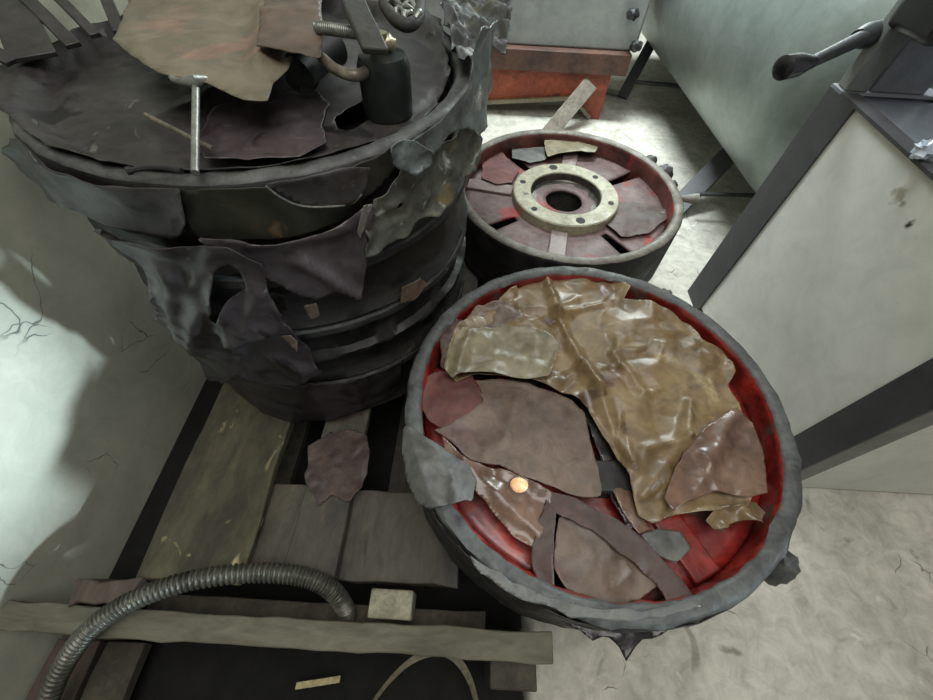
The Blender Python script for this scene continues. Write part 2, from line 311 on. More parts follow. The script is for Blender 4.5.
# ------------------------------------------------------------------ crumpled sheets
def facets(seed, size, rot):
    """flat triangular facets over a jittered lattice, heights 0..1"""
    memo = {}
    ca, sa = math.cos(rot), math.sin(rot)
    def node(i, j):
        k = (i, j)
        if k not in memo:
            g = random.Random((i*73856093) ^ (j*19349663) ^ (seed*83492791))
            memo[k] = (i+g.uniform(-.42, .42), j+g.uniform(-.42, .42), g.random(), g.random())
        return memo[k]
    def h(u, v):
        x, y = (ca*u-sa*v)/size, (sa*u+ca*v)/size
        i0, j0 = math.floor(x), math.floor(y)
        for di, dj in ((0, 0), (-1, 0), (1, 0), (0, -1), (0, 1), (-1, -1), (1, 1), (-1, 1), (1, -1)):
            i, j = i0+di, j0+dj
            a, b, c, d = node(i, j), node(i+1, j), node(i+1, j+1), node(i, j+1)
            for p, q, r in (((a, b, c), (a, c, d)) if a[3] > .5 else ((a, b, d), (b, c, d))):
                D = (q[1]-r[1])*(p[0]-r[0])+(r[0]-q[0])*(p[1]-r[1])
                if abs(D) < 1e-6: continue
                l1 = ((q[1]-r[1])*(x-r[0])+(r[0]-q[0])*(y-r[1]))/D
                l2 = ((r[1]-p[1])*(x-r[0])+(p[0]-r[0])*(y-r[1]))/D
                l3 = 1-l1-l2
                if l1 >= -1e-6 and l2 >= -1e-6 and l3 >= -1e-6: return l1*p[2]+l2*q[2]+l3*r[2]
        return .5
    return h
def crumple(seed, size, amp, n=6, fine=.25):
    f1 = facets(seed, size*.75, seed*1.3); f2 = facets(seed+40, size*.3, seed*2.1)
    def h(u, v):
        return amp*1.7*(f1(u, v)-.5)+amp*.55*(f2(u, v)-.5)+amp*.35*noise.noise((u/size*1.4, v/size*1.4, seed))
    return h
def seg_d(p, a, b):
    ax, ay = a; bx, by = b; dx, dy = bx-ax, by-ay; L2 = dx*dx+dy*dy
    t = 0 if L2 == 0 else max(0, min(1, ((p[0]-ax)*dx+(p[1]-ay)*dy)/L2))
    q = (ax+dx*t, ay+dy*t); return math.hypot(p[0]-q[0], p[1]-q[1]), q, t
def creases(lines):
    """lines: (a, b, height, half width) tent-shaped folds along a segment"""
    def h(u, v):
        q = 0
        for a, b, hh, w in lines:
            d, _, t = seg_d((u, v), a, b)
            if d < w: q += hh*(1-d/w)**1.3*(1 if .0 < t < 1 else .6)
        return q
    return h
def rag(poly, seed, step=.012, amp=.004):
    out = []; n = len(poly)
    for i in range(n):
        a = Vector(poly[i]).to_2d(); b = Vector(poly[(i+1) % n]).to_2d(); d = b-a; k = max(1, int(d.length/step))
        nn = Vector((-d.y, d.x)).normalized() if d.length else Vector((0, 0))
        for j in range(k):
            p = a+d*(j/k); out.append(tuple(p+nn*amp*(noise.noise((p.x*60+seed, p.y*60, 3))+.5*noise.noise((p.x*150+seed, p.y*150, 3)))))
    return out
def inside(p, P):
    x, y = p; c = False; n = len(P); j = n-1
    for i in range(n):
        xi, yi = P[i]; xj, yj = P[j]
        if (yi > y) != (yj > y) and x < (xj-xi)*(y-yi)/(yj-yi)+xi: c = not c
        j = i
    return c
def sheet(name, poly, place, mat_, parent=None, step=.005, hf=None, seed=1, ragged=.003, th=.0009, holes=(), curl=0, curlw=.02, crease=80):
    P = rag(poly, seed, amp=ragged) if ragged else [tuple(q) for q in poly]
    HS = [rag(hq, seed+5, amp=ragged) for hq in holes]
    xs = [p[0] for p in P]; ys = [p[1] for p in P]
    x0, y0 = min(xs)-step, min(ys)-step
    nx = int((max(xs)-x0)/step)+2; ny = int((max(ys)-y0)/step)+2
    segs = [(P[i], P[(i+1) % len(P)]) for i in range(len(P))]
    for HP in HS: segs += [(HP[i], HP[(i+1) % len(HP)]) for i in range(len(HP))]
    ins = {}
    for i in range(nx+1):
        for j in range(ny+1):
            p = (x0+i*step, y0+j*step)
            ins[i, j] = inside(p, P) and not any(inside(p, q) for q in HS)
    def nearest(p):
        best = None
        for a, b in segs:
            d, q, _ = seg_d(p, a, b)
            if best is None or d < best[0]: best = (d, q)
        return best
    idx = {}; mb = MB()
    def vert(i, j):
        if (i, j) in idx: return idx[i, j]
        p = (x0+i*step, y0+j*step)
        if not ins[i, j]: p = nearest(p)[1]; e = 0
        elif curl: e = nearest(p)[0]
        else: e = 1
        n = hf(p[0], p[1]) if hf else 0
        if curl and e < curlw: n += curl*(1-e/curlw)**2*(.4+noise.noise((p[0]*25+seed, p[1]*25, 2)))
        mb.v.append(Vector(place(p[0], p[1], n))); idx[i, j] = len(mb.v)-1
        return idx[i, j]
    for i in range(nx):
        for j in range(ny):
            q = [(i, j), (i+1, j), (i+1, j+1), (i, j+1)]
            c = sum(ins[k] for k in q)
            if c >= 2: mb.f.append([vert(*k) for k in q]); mb.m.append(0)
            elif c == 1: 
                k0 = [n for n in range(4) if ins[q[n]]][0]
                mb.f.append([vert(*q[k0-1]), vert(*q[k0]), vert(*q[(k0+1) % 4])]); mb.m.append(0)
    return obj(name, mb, mat_, parent, solid=th, angle=crease)
def P2(pts, h):
    return [tuple(at(x, y, h).to_2d()) for x, y in pts]
def flat(z0, slope=None):
    def f(u, v, n): return (u, v, z0+n+(slope(u, v) if slope else 0))
    return f

# ------------------------------------------------------------------ the room
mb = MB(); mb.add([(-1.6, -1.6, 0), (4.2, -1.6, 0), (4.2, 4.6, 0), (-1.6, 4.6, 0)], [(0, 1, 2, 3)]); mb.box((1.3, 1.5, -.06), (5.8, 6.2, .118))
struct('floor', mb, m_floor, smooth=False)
mb = MB(); mb.box((-.76, 1.5, 1.2), (.1, 6.2, 2.4))
struct('wall_left', mb, m_wall, smooth=False)

# ------------------------------------------------------------------ pallet
ZP = .20
pal = thing('wooden_pallet', 'old grimy wooden pallet carrying the drums and the tall stack', 'pallet', (-.11, .6, 0))
def plank(x0, x1, y0, y1, z0, z1, m, seed, axis='y', name='deck_plank', n=12):
    return obj(name, MB().rough_box(x0, x1, y0, y1, z0, z1, n=n, amp=.006, seed=seed, axis=axis), m, pal, bevel=.002)
plank(-.527, -.352, .045, 1.2,   .181, ZP-.003, m_plank, 1)
plank(-.285, -.197, .05, 1.2,   .181, ZP-.003, m_plankp, 2)
plank(-.09, .02, .30, 1.2,   .181, ZP-.003, m_plankp, 3)
plank(.05, .17, .20, 1.2,   .181, ZP-.003, m_plankp, 4)
plank(.19, .30, .20, 1.2,   .181, ZP-.003, m_plankp, 5)
for k, (y0, y1) in enumerate(((.062, .215), (.56, .68), (1.06, 1.18))):
    plank(-.52, .30 if k else .008, y0, y1, .153, .174, m_plankp if k else m_plankp, 10+k, 'x', 'cross_board')
for x in (-.44, -.11, .235):
    for y in (.135, .62, 1.12):
        obj('pallet_block', MB().box((x, y, .0865), (.11, .12, .118)), m_woodk, pal, bevel=.003)
    obj('bottom_runner', MB().rough_box(x-.05, x+.05, .07, 1.2, .0, .022, amp=.003, seed=x*9, axis='y'), m_woodk, pal)
o = sheet('stained_rag', P2([(308, 446), (330, 432), (352, 430), (367, 434), (370, 458), (362, 488), (350, 502), (332, 494), (318, 506), (306, 482)], .203), lambda u, v, n: (u, v, .204+max(n, -.002)), m_rag, None, step=.004, hf=crumple(151, .05, .006), seed=151, ragged=.005)
tag(o, 'brownish stained rag stuck on the middle plank of the pallet', 'rag')
# loose front timber and what holds it up
fb = obj('timber_beam', MB().rough_box(-.705, .160, -.034, .005, .150, .200, n=26, amp=.004, seed=3, axis='x'), m_beam, bevel=.002)
tag(fb, 'long pale grey timber beam lying across the front of the pallet', 'timber')
pb = obj('support_post', MB().box((.105, -.043, .075), (.075, .06, .149)), m_woodk, bevel=.003)
tag(pb, 'dark upright wood block holding up the right end of the grey beam', 'wood block')
pb = obj('support_post', MB().box((-.60, -.015, .0745), (.06, .05, .148)), m_woodk, bevel=.003)
tag(pb, 'dark upright wood block in the shadow under the left end of the grey beam', 'wood block')
o = obj('lower_board', MB().rough_box(-.66, .06, .002, .030, .0, .11, n=14, amp=.003, seed=8, axis='x'), m_woodk, bevel=.002)
tag(o, 'dark board on edge in the gap below the grey beam', 'board')
a = at(400, 603, .215)
o = obj('wood_chip_block', MB().box((-.096, .030, .189), (.068, .040, .066)), m_palew, bevel=.003)
tag(o, 'small pale split wood block standing just behind the grey beam', 'wood block')
o = obj('wood_offcut', MB().rough_box(-.605, -.515, .008, .042, .156, .206, n=5, amp=.008, seed=14, axis='x'), m_brownb, bevel=.003)
tag(o, 'rough brown wood offcut by the left corner of the pallet near the wall', 'wood offcut')
# boards on the floor, bottom left
for k, (xa, xb, m) in enumerate(((-.705, -.625, m_brownb), (-.615, -.545, m_woodk))):
    o = obj('floor_board', MB().rough_box(xa, xb, -.42, -.045, .04, .062, n=8, amp=.004, seed=20+k, axis='y'), m, bevel=.002)
    tag(o, ['brownish board lying against the wall below the left end of the beam', 'dark grey board lying next to the brownish board by the wall'][k], 'board')
o = obj('bearer', MB().box((-.625, -.20, .02), (.16, .06, .039)), m_woodk, bevel=.002); tag(o, 'dark bearer under the two boards beside the wall', 'wood block')

# hose
def curve(ps, n=60):
    out = []; ps = [Vector(p) for p in ps]; q = [ps[0]*2-ps[1]]+ps+[ps[-1]*2-ps[-2]]
    for i in range(len(ps)-1):
        a, b, c, d = q[i:i+4]
        for k in range(n):
            t = k/n; out.append(.5*((2*b)+(c-a)*t+(2*a-5*b+4*c-d)*t*t+(3*b-a-3*c+d)*t**3))
    return out+[ps[-1]]
hp = [at(40, 720, .10), at(62, 668, .17), at(90, 630, .222), at(130, 602, .236), at(185, 582, .236), at(245, 573, .228), at(295, 575, .222), at(326, 586, .208), at(342, 603, .175), at(348, 616, .128)]
ho = MB().tube(curve(hp, 75), lambda t: .0135+.002*math.sin(t*2*math.pi*92), n=16)
tag(obj('corrugated_hose', ho, m_hose, angle=80), 'ribbed grey flexible hose curving over the grey beam onto the pallet', 'hose')
# strap loop and straw below the beam
sp = curve([at(360, 720, .04), at(392, 678, .085), at(420, 656, .11), at(448, 653, .11), at(468, 676, .09), at(480, 715, .03)], 12)
tag(obj('packing_strap', MB().strip(sp, (.25, .95, .2), .014, .0015), m_strap, smooth=True), 'bent tan packing strap arching in the dark below the beam', 'strap')
a, c = at(296, 686, .03), at(340, 679, .03)
tag(obj('straw_sliver', MB().strip([a+Vector((0, 0, .0)), (a+c)/2+Vector((0, 0, .004)), c], (0, 1, 0), .010, .002), m_straw), 'yellowish wood sliver lying in the dark below the beam', 'sliver')

# ------------------------------------------------------------------ drums
def drum(name, label, c, z0, z1, R=.30, rimm=None, full=True, seed=0, rot=0, red=True, body=None, group=None, jit=.0022, skirt=None):
    t = thing(name, label, 'drum', (c[0], c[1], z0), group)
    T = z1-z0; cc = (c[0], c[1], z0)
    ri = R-.026
    if skirt is None: out = [(R-.012, 0), (R-.002, .004), (R, .012), (R, T-.012), (R-.002, T-.004), (R-.007, T)]
    else: out = [(R-.016, 0), (R-.006, .003), (R-.002, .010), (R-.012, .022)]+skirt+[(R-.004, T-.004), (R-.009, T)]
    prof = [(ri-.004, 0)]+out+[(ri+.006, T), (ri, T-.004), (ri-.002, T-.012), (ri-.004, T*.5)]
    no = len(out)
    mis = [0]*(len(prof))
    for j in range(len(prof)):
        if j >= no-1 and j <= no+1: mis[j] = 1
        if j >= no+2: mis[j] = 2
    obj('rim_body', MB().lathe(cc, prof, n=160, mis=mis, jit=jit, seed=seed), [body or m_irond, rimm or m_rim, (m_red if red == 2 else m_redin) if red else (body or m_irond)], t, angle=60)
    if full:
        zw = T-.055
        mb = MB(); nr = 14; nth = 144; rs = [.05+(ri-.004-.05)*k/nr for k in range(nr+1)]
        ids = {}
        for k in range(nth):
            a = 2*math.pi*k/nth+rot
            for j, r in enumerate(rs):
                mb.v.append(Vector((cc[0]+r*math.cos(a), cc[1]+r*math.sin(a), z0+zw+.0015*noise.noise((r*30*math.cos(a)+seed, r*30*math.sin(a), 1))))); ids[k, j] = len(mb.v)-1
        for k in range(nth):
            sl = (k % 36) in (16, 17, 18)
            for j in range(nr):
                if sl and 7 <= j <= 13: continue
                mb.f.append([ids[k, j], ids[(k+1) % nth, j], ids[(k+1) % nth, j+1], ids[k, j+1]]); mb.m.append(0)
        obj('web_plate', mb, m_web if not red == 2 else m_red, t, solid=.008)
        obj('base_plate', MB().lathe(cc, [(.056, .004), (ri-.005, .004), (ri-.005, .012), (.056, .012)], n=96), m_black, t)
        hub = [(.143, zw-.002), (.142, zw+.030), (.139, zw+.033), (.096, zw+.033), (.094, zw+.030), (.092, zw+.012), (.089, zw+.009), (.060, zw+.006), (.058, zw+.002), (.057, .004), (.064, .004), (.066, zw-.01)]
        hf_ = obj('hub_flange', MB().lathe(cc, hub, n=120, mis=[0, 0, 0, 0, 1, 1, 1, 1, 1, 1, 0, 0]), [m_hub if red != 2 else m_irond, m_bore], t, angle=30)
        for k in range(6):
            a = rot+R_(22)+k*math.pi/3; p = Vector((cc[0]+.121*math.cos(a), cc[1]+.121*math.sin(a), z0+zw+.0325))
            obj('bolt_hole', MB().tube([p, p+Vector((0, 0, .0013))], .008 if k % 3 else .012, n=16), m_black, hf_)
        for k in range(4):
            a = rot+k*math.pi/2; d = Vector((math.cos(a), math.sin(a), 0)); p = Vector(cc)+d*.207+Vector((0, 0, zw+.008))
            obj('spoke', MB().box(p, (.128, .044, .016), Matrix.Rotation(a, 3, 'Z')), m_spoke if red != 2 else m_red, t, bevel=.003)
    return t
CF, CR, CT = (.210, .313), (.243, .978), (-.312, .645)
front = drum('iron_drum', 'big iron drum in front with red inside, filled with crumpled oiled paper', CF, ZP, .415, R=.303, rimm=m_rim, seed=3, rot=R_(-62), red=2, jit=.004)
rear = drum('iron_drum', 'iron drum behind with bare cream hub ring and spokes', CR, ZP, .364, rimm=m_rimtan, seed=9, rot=R_(-100), red=True, jit=.002)
# lugs on the outsides
def lug(parent, c, zc, ang, r=.018, R=.305):
    a = R_(ang); p = Vector((c[0]+R*math.cos(a), c[1]+R*math.sin(a), zc))
    obj('lug', MB().ball(p, r, sq=(1, 1, 1.3), amp=.25, seed=ang), m_rim, parent)
def ang(c, px, py, z): p = at(px, py, z); return math.degrees(math.atan2(p.y-c[1], p.x-c[0]))
lug(front, CF, .365, ang(CF, 784, 574, .365), .024, .316); lug(front, CF, .385, ang(CF, 668, 290, .385), .018, .306)
for a_, r_ in ((33, .022), (22, .026), (12, .014)): lug(rear, CR, .335, a_, r_, .312)
obj('knob', MB().tube([Vector((CR[0]+.30*math.cos(R_(-2)), CR[1]+.30*math.sin(R_(-2)), .35)), Vector((CR[0]+.345*math.cos(R_(-2)), CR[1]+.345*math.sin(R_(-2)), .352))], lambda t: .007+.008*(t > .6), n=12), m_rimtan, rear)
# the tall stack, bottom to top
sk = lambda T, ms: [(.285, .03)]+[q for m_ in ms for q in ((.285, m_-.010), (.297, m_-.004), (.297, m_+.004), (.285, m_+.010))]+[(.285, T-.022), (.298, T-.014)]
stack_lab = ['lowest drum of the tall stack, standing on the pallet planks', 'second drum from the bottom of the tall stack, with a rib round its middle',
             'second drum from the top of the tall stack, half hidden by torn wrapping', 'topmost drum of the tall stack with greasy rim and junk on it']
drum('iron_drum', stack_lab[0], CT, .2005, .3325, full=False, seed=21, red=False, skirt=sk(.133, []), group='drums of the tall stack')
drum('iron_drum', stack_lab[1], CT, .3345, .4845, full=False, seed=23, red=False, skirt=sk(.151, [.076]), group='drums of the tall stack')
drum('iron_drum', stack_lab[2], CT, .4865, .5975, full=False, seed=25, red=False, skirt=sk(.112, []), group='drums of the tall stack')
top = drum('iron_drum', stack_lab[3], CT, .5995, .733, full=False, seed=27, red=False, rimm=m_rim, group='drums of the tall stack', jit=.0035, body=m_irond,
           skirt=[(.286, .030), (.286, .042), (.300, .050), (.301, .118)])
zt = .5995
obj('web_plate', MB().lathe((CT[0], CT[1], zt), [(.03, .085), (.271, .085), (.271, .096), (.03, .096)], n=96), m_irond, top)
obj('hub_ring', MB().lathe((CT[0], CT[1]+.03, zt), [(.07, .09), (.115, .09), (.118, .112), (.112, .118), (.078, .118), (.074, .112)], n=96, jit=.002), m_iron, top)

# ------------------------------------------------------------------ wrapping on the stack
def cylsheet(name, px, r, m, label, cat, seed, amp=.006, size=.07, lean=None, step=.006, ragged=.005, curl=0, holes=(), lines=None, th=.001, n=6, curlw=.02):
    poly = []
    for x, y in px:
        a, z = atcyl(x, y, CT[0], CT[1], r); a = a if a < 1.9 else a-2*math.pi
        poly.append((a*r, z))
    hs = []
    for hq in holes:
        q = []
        for x, y in hq:
            a, z = atcyl(x, y, CT[0], CT[1], r); a = a if a < 1.9 else a-2*math.pi; q.append((a*r, z))
        hs.append(q)
    cr = crumple(seed, size, amp, n=n)
    ln = None
    if lines:
        L2 = []
        for (p, q, hh, w) in lines:
            a, z = atcyl(p[0], p[1], CT[0], CT[1], r); a = a if a < 1.9 else a-2*math.pi
            a2, z2 = atcyl(q[0], q[1], CT[0], CT[1], r); a2 = a2 if a2 < 1.9 else a2-2*math.pi
            L2.append(((a*r, z), (a2*r, z2), hh, w))
        ln = creases(L2)
    def place(u, v, nn):
        a = u/r; rr = r+nn+(lean(a, v) if lean else 0)
        return (CT[0]+rr*math.cos(a), CT[1]+rr*math.sin(a), v)
    hf = (lambda u, v: max(-.002, cr(u, v)+(ln(u, v) if ln else 0)))
    o = sheet(name, poly, place, m, None, step=step, hf=hf, seed=seed, ragged=ragged, curl=curl, holes=hs, th=th, curlw=curlw)
    return tag(o, label, cat)
# big purple-black wrap hanging down the left
cylsheet('wrap_sheet', [(92, 226), (130, 236), (180, 247), (230, 246), (262, 262), (268, 290), (285, 320), (305, 345), (322, 372), (300, 384), (262, 384), (240, 372), (222, 384), (200, 386), (182, 372), (160, 355), (152, 335), (158, 310), (150, 285), (138, 262), (112, 245)],
         .318, m_wrapm, 'purplish black oily wrap hanging down the left side of the tall stack', 'wrapping', 41, amp=.014, size=.085, curl=.006,
         lines=[((205, 300), (196, 350), .012, .02), ((222, 290), (240, 350), .014, .022), ((170, 270), (185, 340), .010, .02), ((262, 290), (235, 345), .01, .02)],
         holes=[[(214, 268), (232, 266), (246, 285), (238, 292), (226, 300), (222, 318), (216, 316), (214, 290)]])
cylsheet('wrap_sheet', [(196, 380), (228, 372), (262, 384), (318, 384), (380, 372), (402, 362), (398, 392), (350, 412), (300, 420), (262, 414), (235, 402), (212, 394)],
         .306, m_wrapm, 'lowest black wrap band around the foot of the tall stack', 'wrapping', 45, amp=.007, size=.08)
# mauve flap with pointed corner
cylsheet('wrap_flap', [(196, 236), (250, 240), (300, 236), (342, 222), (362, 208), (374, 206), (368, 240), (358, 297), (340, 290), (318, 300), (296, 296), (275, 282), (250, 276), (225, 262)],
         .313, m_wrapmauve, 'mauve flap with a pointed corner hanging below the rim of the tall stack', 'wrapping', 51, amp=.007, size=.09,
         lines=[((296, 258), (355, 294), .012, .018), ((250, 242), (345, 228), .010, .02), ((367, 210), (357, 292), .010, .014)], ragged=.003)
# olive-black band round the top flange
cylsheet('rim_wrap', [(176, 190), (240, 188), (300, 180), (352, 168), (402, 143), (408, 160), (390, 178), (372, 196), (352, 208), (340, 222), (300, 236), (250, 241), (200, 242), (186, 225)],
         .3055, m_oliveb, 'olive black paper band around the front of the top rim', 'wrapping', 55, amp=.004, size=.12)
cylsheet('rim_flap', [(262, 184), (300, 178), (350, 166), (372, 168), (366, 190), (350, 203), (320, 206), (298, 204), (280, 196)],
         .311, m_greasep, 'dark flap with a pale torn edge folded over the front rim', 'wrapping', 57, amp=.003, size=.08, curl=.004, curlw=.012)
cylsheet('rim_wrap', [(12, 138), (40, 158), (80, 176), (130, 187), (178, 191), (188, 224), (172, 240), (130, 232), (100, 222), (70, 205), (40, 196), (22, 172), (0, 158)],
         .312, m_greasep, 'blue grey creased wrap around the left of the top rim', 'wrapping', 61, amp=.009, size=.07, curl=.008, lines=[((80, 180), (112, 202), -.012, .012), ((40, 160), (150, 205), .008, .02)])
# grey crusted tatters on the right
cylsheet('torn_wrap', [(374, 200), (392, 182), (410, 164), (432, 150), (452, 128), (468, 108), (478, 118), (474, 150), (470, 168), (455, 185), (440, 205), (418, 222), (398, 236), (376, 246), (360, 252), (366, 226)],
         .311, m_crustl, 'crusted grey torn wrap peeling off the right side of the tall stack', 'wrapping', 65, amp=.010, size=.035, curl=.012, step=.004, ragged=.008,
         holes=[[(392, 205), (402, 200), (400, 212)], [(452, 172), (462, 164), (460, 178)]])
cylsheet('torn_wrap', [(408, 142), (440, 118), (462, 92), (474, 60), (476, 30), (500, 20), (508, 60), (504, 100), (486, 122), (478, 135), (462, 125), (448, 136), (432, 152), (410, 164)],
         .322, m_wrapblue, 'bluish grey glossy film around the right edge of the top rim', 'wrapping', 67, amp=.006, size=.06, curl=.006, ragged=.005, step=.0045)
fl = [ob for ob in COL.objects if ob.name.startswith('rim_flap')][0]
ed = []
for x, y in ((266, 186), (280, 197), (298, 205), (320, 207), (350, 204), (362, 194)):
    a_, z_ = atcyl(x, y, CT[0], CT[1], .3135); ed.append((CT[0]+.3135*math.cos(a_), CT[1]+.3135*math.sin(a_), z_))
e_ = obj('torn_edge', MB().tube(curve(ed, 6), .0011, n=6), m_steel, fl); e_['label'] = 'pale torn edge'
o = cylsheet('torn_scrap', [(388, 150), (398, 143), (412, 140), (424, 148), (422, 160), (408, 172), (396, 168), (392, 160)], .322, m_wrapblue, 'shiny bluish scrap of film curling off the front right of the top rim', 'scrap', 69, amp=.01, size=.03, curl=.02, step=.003)
cylsheet('paper_strip', [(364, 206), (373, 204), (366, 226), (360, 240), (357, 232)], .321, m_steel, 'thin pale strip dangling from the notch below the top rim', 'scrap', 71, amp=.002, size=.05, step=.003, ragged=.001)
cylsheet('paper_scrap', [(281, 336), (291, 334), (298, 342), (297, 352), (290, 345)], .345, m_tanp, 'small tan flake of paper on the black wrap halfway down the stack', 'scrap', 73, amp=.003, size=.03, step=.003, ragged=.002)
cylsheet('paper_scrap', [(303, 305), (316, 303), (320, 316), (310, 321)], .312, m_tanp, 'small pinkish flake of paper below the mauve flap', 'scrap', 75, amp=.003, size=.03, step=.003, ragged=.002)
cylsheet('paper_scrap', [(402, 288), (420, 278), (428, 284), (414, 300), (400, 304)], .305, m_mauvep, 'yellowish grey flake stuck on the ribs at the right of the tall stack', 'scrap', 77, amp=.003, size=.03, step=.004, ragged=.002)
# crust lumps along the back right rim
cr_c = crumple(79, .035, .016); cr_c2 = crumple(80, .012, .005)
o = sheet('torn_film', P2([(438, -40), (440, 10), (448, 30), (452, 48), (462, 62), (470, 70), (478, 62), (484, 48), (496, 46), (506, 50), (510, 20), (512, -40)], .752), lambda u, v, n: (u, v, .752+n), m_crust, None, step=.004,
          hf=lambda u, v: max(-.008, cr_c(u, v)+cr_c2(u, v)), seed=79, ragged=.006, curl=.01)
tag(o, 'crumbling grey crust of torn film along the back right rim of the stack', 'torn film')

# greasy paper over the top of the stack
def top_h(u, v):
    d = math.hypot(u-CT[0], v-CT[1])
    return 0
cr_top = crumple(83, .12, .008)
def top_z(u, v):
    dx, dy = u-CT[0], v-CT[1]; d = math.hypot(dx, dy)
    z = .7185
    d2 = math.hypot(dx, dy-.03); z += .006*max(0, min(1, (.135-d2)/.02))
    if d > .262: z = max(z, .7185+(min(d, .285)-.262)/.023*.022)
    if d > .285: z = .7405-(d-.285)*.10
    return z
pts = [(-30, 70), (10, 66), (22, 62), (60, 46), (75, 34), (84, 32), (98, 28), (112, 24), (124, 20), (140, -40), (300, -60), (420, -40), (440, 20), (450, 60), (436, 98), (400, 126), (350, 150), (300, 163), (240, 170), (180, 173), (120, 168), (80, 160), (45, 146), (20, 128), (0, 110), (-30, 100)]
px_top = P2(pts, .735)
px_top = [p if math.hypot(p[0]-CT[0], p[1]-CT[1]) < .40 else tuple(Vector(CT)+(Vector(p)-Vector(CT)).normalized()*.385) for p in px_top]
px_top = [(max(p[0], -.70), p[1]) for p in px_top]
o = sheet('greasy_cover', px_top, lambda u, v, n: (u, v, top_z(u, v)+n), m_greasep, None, step=.007, hf=lambda u, v: max(-.0012, cr_top(u, v)*(1 if math.hypot(u-CT[0], v-CT[1]) < .25 else .35)), seed=83, ragged=.006,
          holes=[P2([(332, 112), (352, 100), (372, 88), (376, 104), (362, 116), (344, 126), (336, 124)], .73)])
tag(o, 'dark greasy sheet covering the top of the tall stack inside the rim', 'sheet')
for k, pl in enumerate(([(420, 70), (444, 66), (450, 78), (432, 92), (400, 96), (398, 80)],)):
    pass
# tan paper draped on top
cr_t = crumple(91, .16, .006)
tp = P2([(128, -60), (126, 0), (121, 14), (111, 37), (143, 63), (169, 75), (203, 79), (222, 87), (242, 97), (267, 96), (272, 81), (286, 68), (300, 54), (318, 50), (322, 40), (321, 0), (322, -60)], .775)
o = sheet('paper_sheet', tp, lambda u, v, n: (u, v, .775+n+max(0, v-.80)*.18), m_tan, None, step=.006, hf=lambda u, v: cr_t(u, v)+creases([(tuple(at(262, 0, .785).to_2d()), tuple(at(258, 60, .785).to_2d()), .012, .02), (tuple(at(290, 0, .785).to_2d()), tuple(at(296, 52, .785).to_2d()), .010, .02)])(u, v), seed=91, ragged=.002, curl=-.004, curlw=.02)
tag(o, 'large tan paper sheet lying over the back of the tall stack', 'paper sheet')
o = sheet('paper_sheet', P2([(266, -50), (264, 0), (258, 30), (256, 44), (270, 47), (284, 50), (297, 53), (308, 58), (321, 60), (322, 0), (320, -50)], .792), lambda u, v, n: (u, v, .793+n+max(0, v-.80)*.18), m_tanp, None, step=.005, hf=crumple(93, .07, .006), seed=93, ragged=.002)
tag(o, 'pinkish brown paper fold on the right part of the large tan sheet', 'paper sheet')
# block carrying the tan sheet (mostly hidden under it)
o = obj('housing_block', MB().box((-.37, .83, .753), (.14, .07, .06)), m_irond, bevel=.006); tag(o, 'dark block under the tan paper on top of the stack', 'block')
# T handle and pin
cr_m = crumple(85, .07, .004)
o = sheet('greasy_paper', P2([(214, 108), (262, 100), (318, 92), (330, 108), (322, 128), (328, 146), (300, 158), (250, 164), (206, 164), (196, 140)], .726), lambda u, v, n: (u, v, .7285+n), m_wrapmauve, None, step=.005, hf=cr_m, seed=85, ragged=.004, curl=.004)
tag(o, 'lighter mauve greasy paper on the stack top right of the upright rod', 'paper')
t = thing('tee_handle', 'upright steel rod with a short cross piece leaning on the front rim', 'tee handle', at(195, 172, .738))
pa, pb = at(195, 173, .745), at(196, 82, .772)
obj('shaft', MB().tube([pa, pb], .0038, n=12), m_steel, t)
d = (pb-pa).normalized()
obj('cross_piece', MB().tube([at(171, 76, .770), at(174, 80, .772), at(182, 82, .773), at(196, 82, .774), at(206, 79, .772)], lambda t_: .0035+.004*math.exp(-((t_-.75)/.15)**2), n=12), m_steel, t)
pin = MB().tube([at(146, 115, .737), at(213, 149, .741)], .0028, n=8)
tag(obj('thin_pin', pin, m_steelb), 'thin short metal pin lying on the greasy cover behind the upright rod', 'pin')
tag(obj('rim_crack', MB().tube(curve([at(127, 171, .747), at(145, 168, .747), at(165, 168, .747), at(182, 171, .747)], 6), lambda t_: .0028+.0012*(t_ < .1), n=8), m_rubber), 'short black crack drawn as a rod on the front left of the top rim', 'crack')  # black rod standing in for a crack in the rim
# junk at the back of the top
tag(obj('rubber_tube', MB().tube([at(302, 76, .752), at(300, 70, .765), at(318, 56, .765), at(335, 48, .765)], .020, n=20), m_rubber), 'black rubber tube stub beside the right edge of the tan paper', 'tube')
cyl = [at(387, 95, .742), at(384, 66, .785)]
t = thing('oil_canister', 'dark green canister with a pale fitting at the back of the stack top', 'canister', Vector((cyl[0].x, cyl[0].y, .722)))
obj('can_body', MB().tube([Vector((cyl[0].x, cyl[0].y, .722)), Vector((cyl[0].x, cyl[0].y, .775)), Vector((cyl[0].x, cyl[0].y, .785)), Vector((cyl[0].x, cyl[0].y, .787))], lambda t_: .031 if t_ < .5 else (.027 if t_ < .8 else .012), n=28), m_green, t)
obj('fitting', MB().ball(Vector((cyl[0].x, cyl[0].y+.004, .794)), .013, sq=(1.2, .9, .8), amp=.3).tube([Vector((cyl[0].x, cyl[0].y, .785)), Vector((cyl[0].x, cyl[0].y, .806))], .008, n=14), m_brass, t)
ring = [at(x, y, .775) for x, y in ((322, 58), (332, 67), (346, 74), (358, 75), (368, 70), (375, 58))]
tag(obj('bent_bar', MB().tube(curve(ring, 8), lambda t_: .0062, n=12), m_steelb), 'brown bent bar curving in front of the canister and paper', 'bent bar')
bar = [at(346, -20, .83), at(356, 8, .825), at(366, 30, .82), at(376, 52, .81)]
tag(obj('flat_lever', MB().strip(curve(bar, 6), (.9, .25, -.1), .026, .008), m_iron, bevel=.002), 'grey flat lever slanting down to the canister', 'lever')
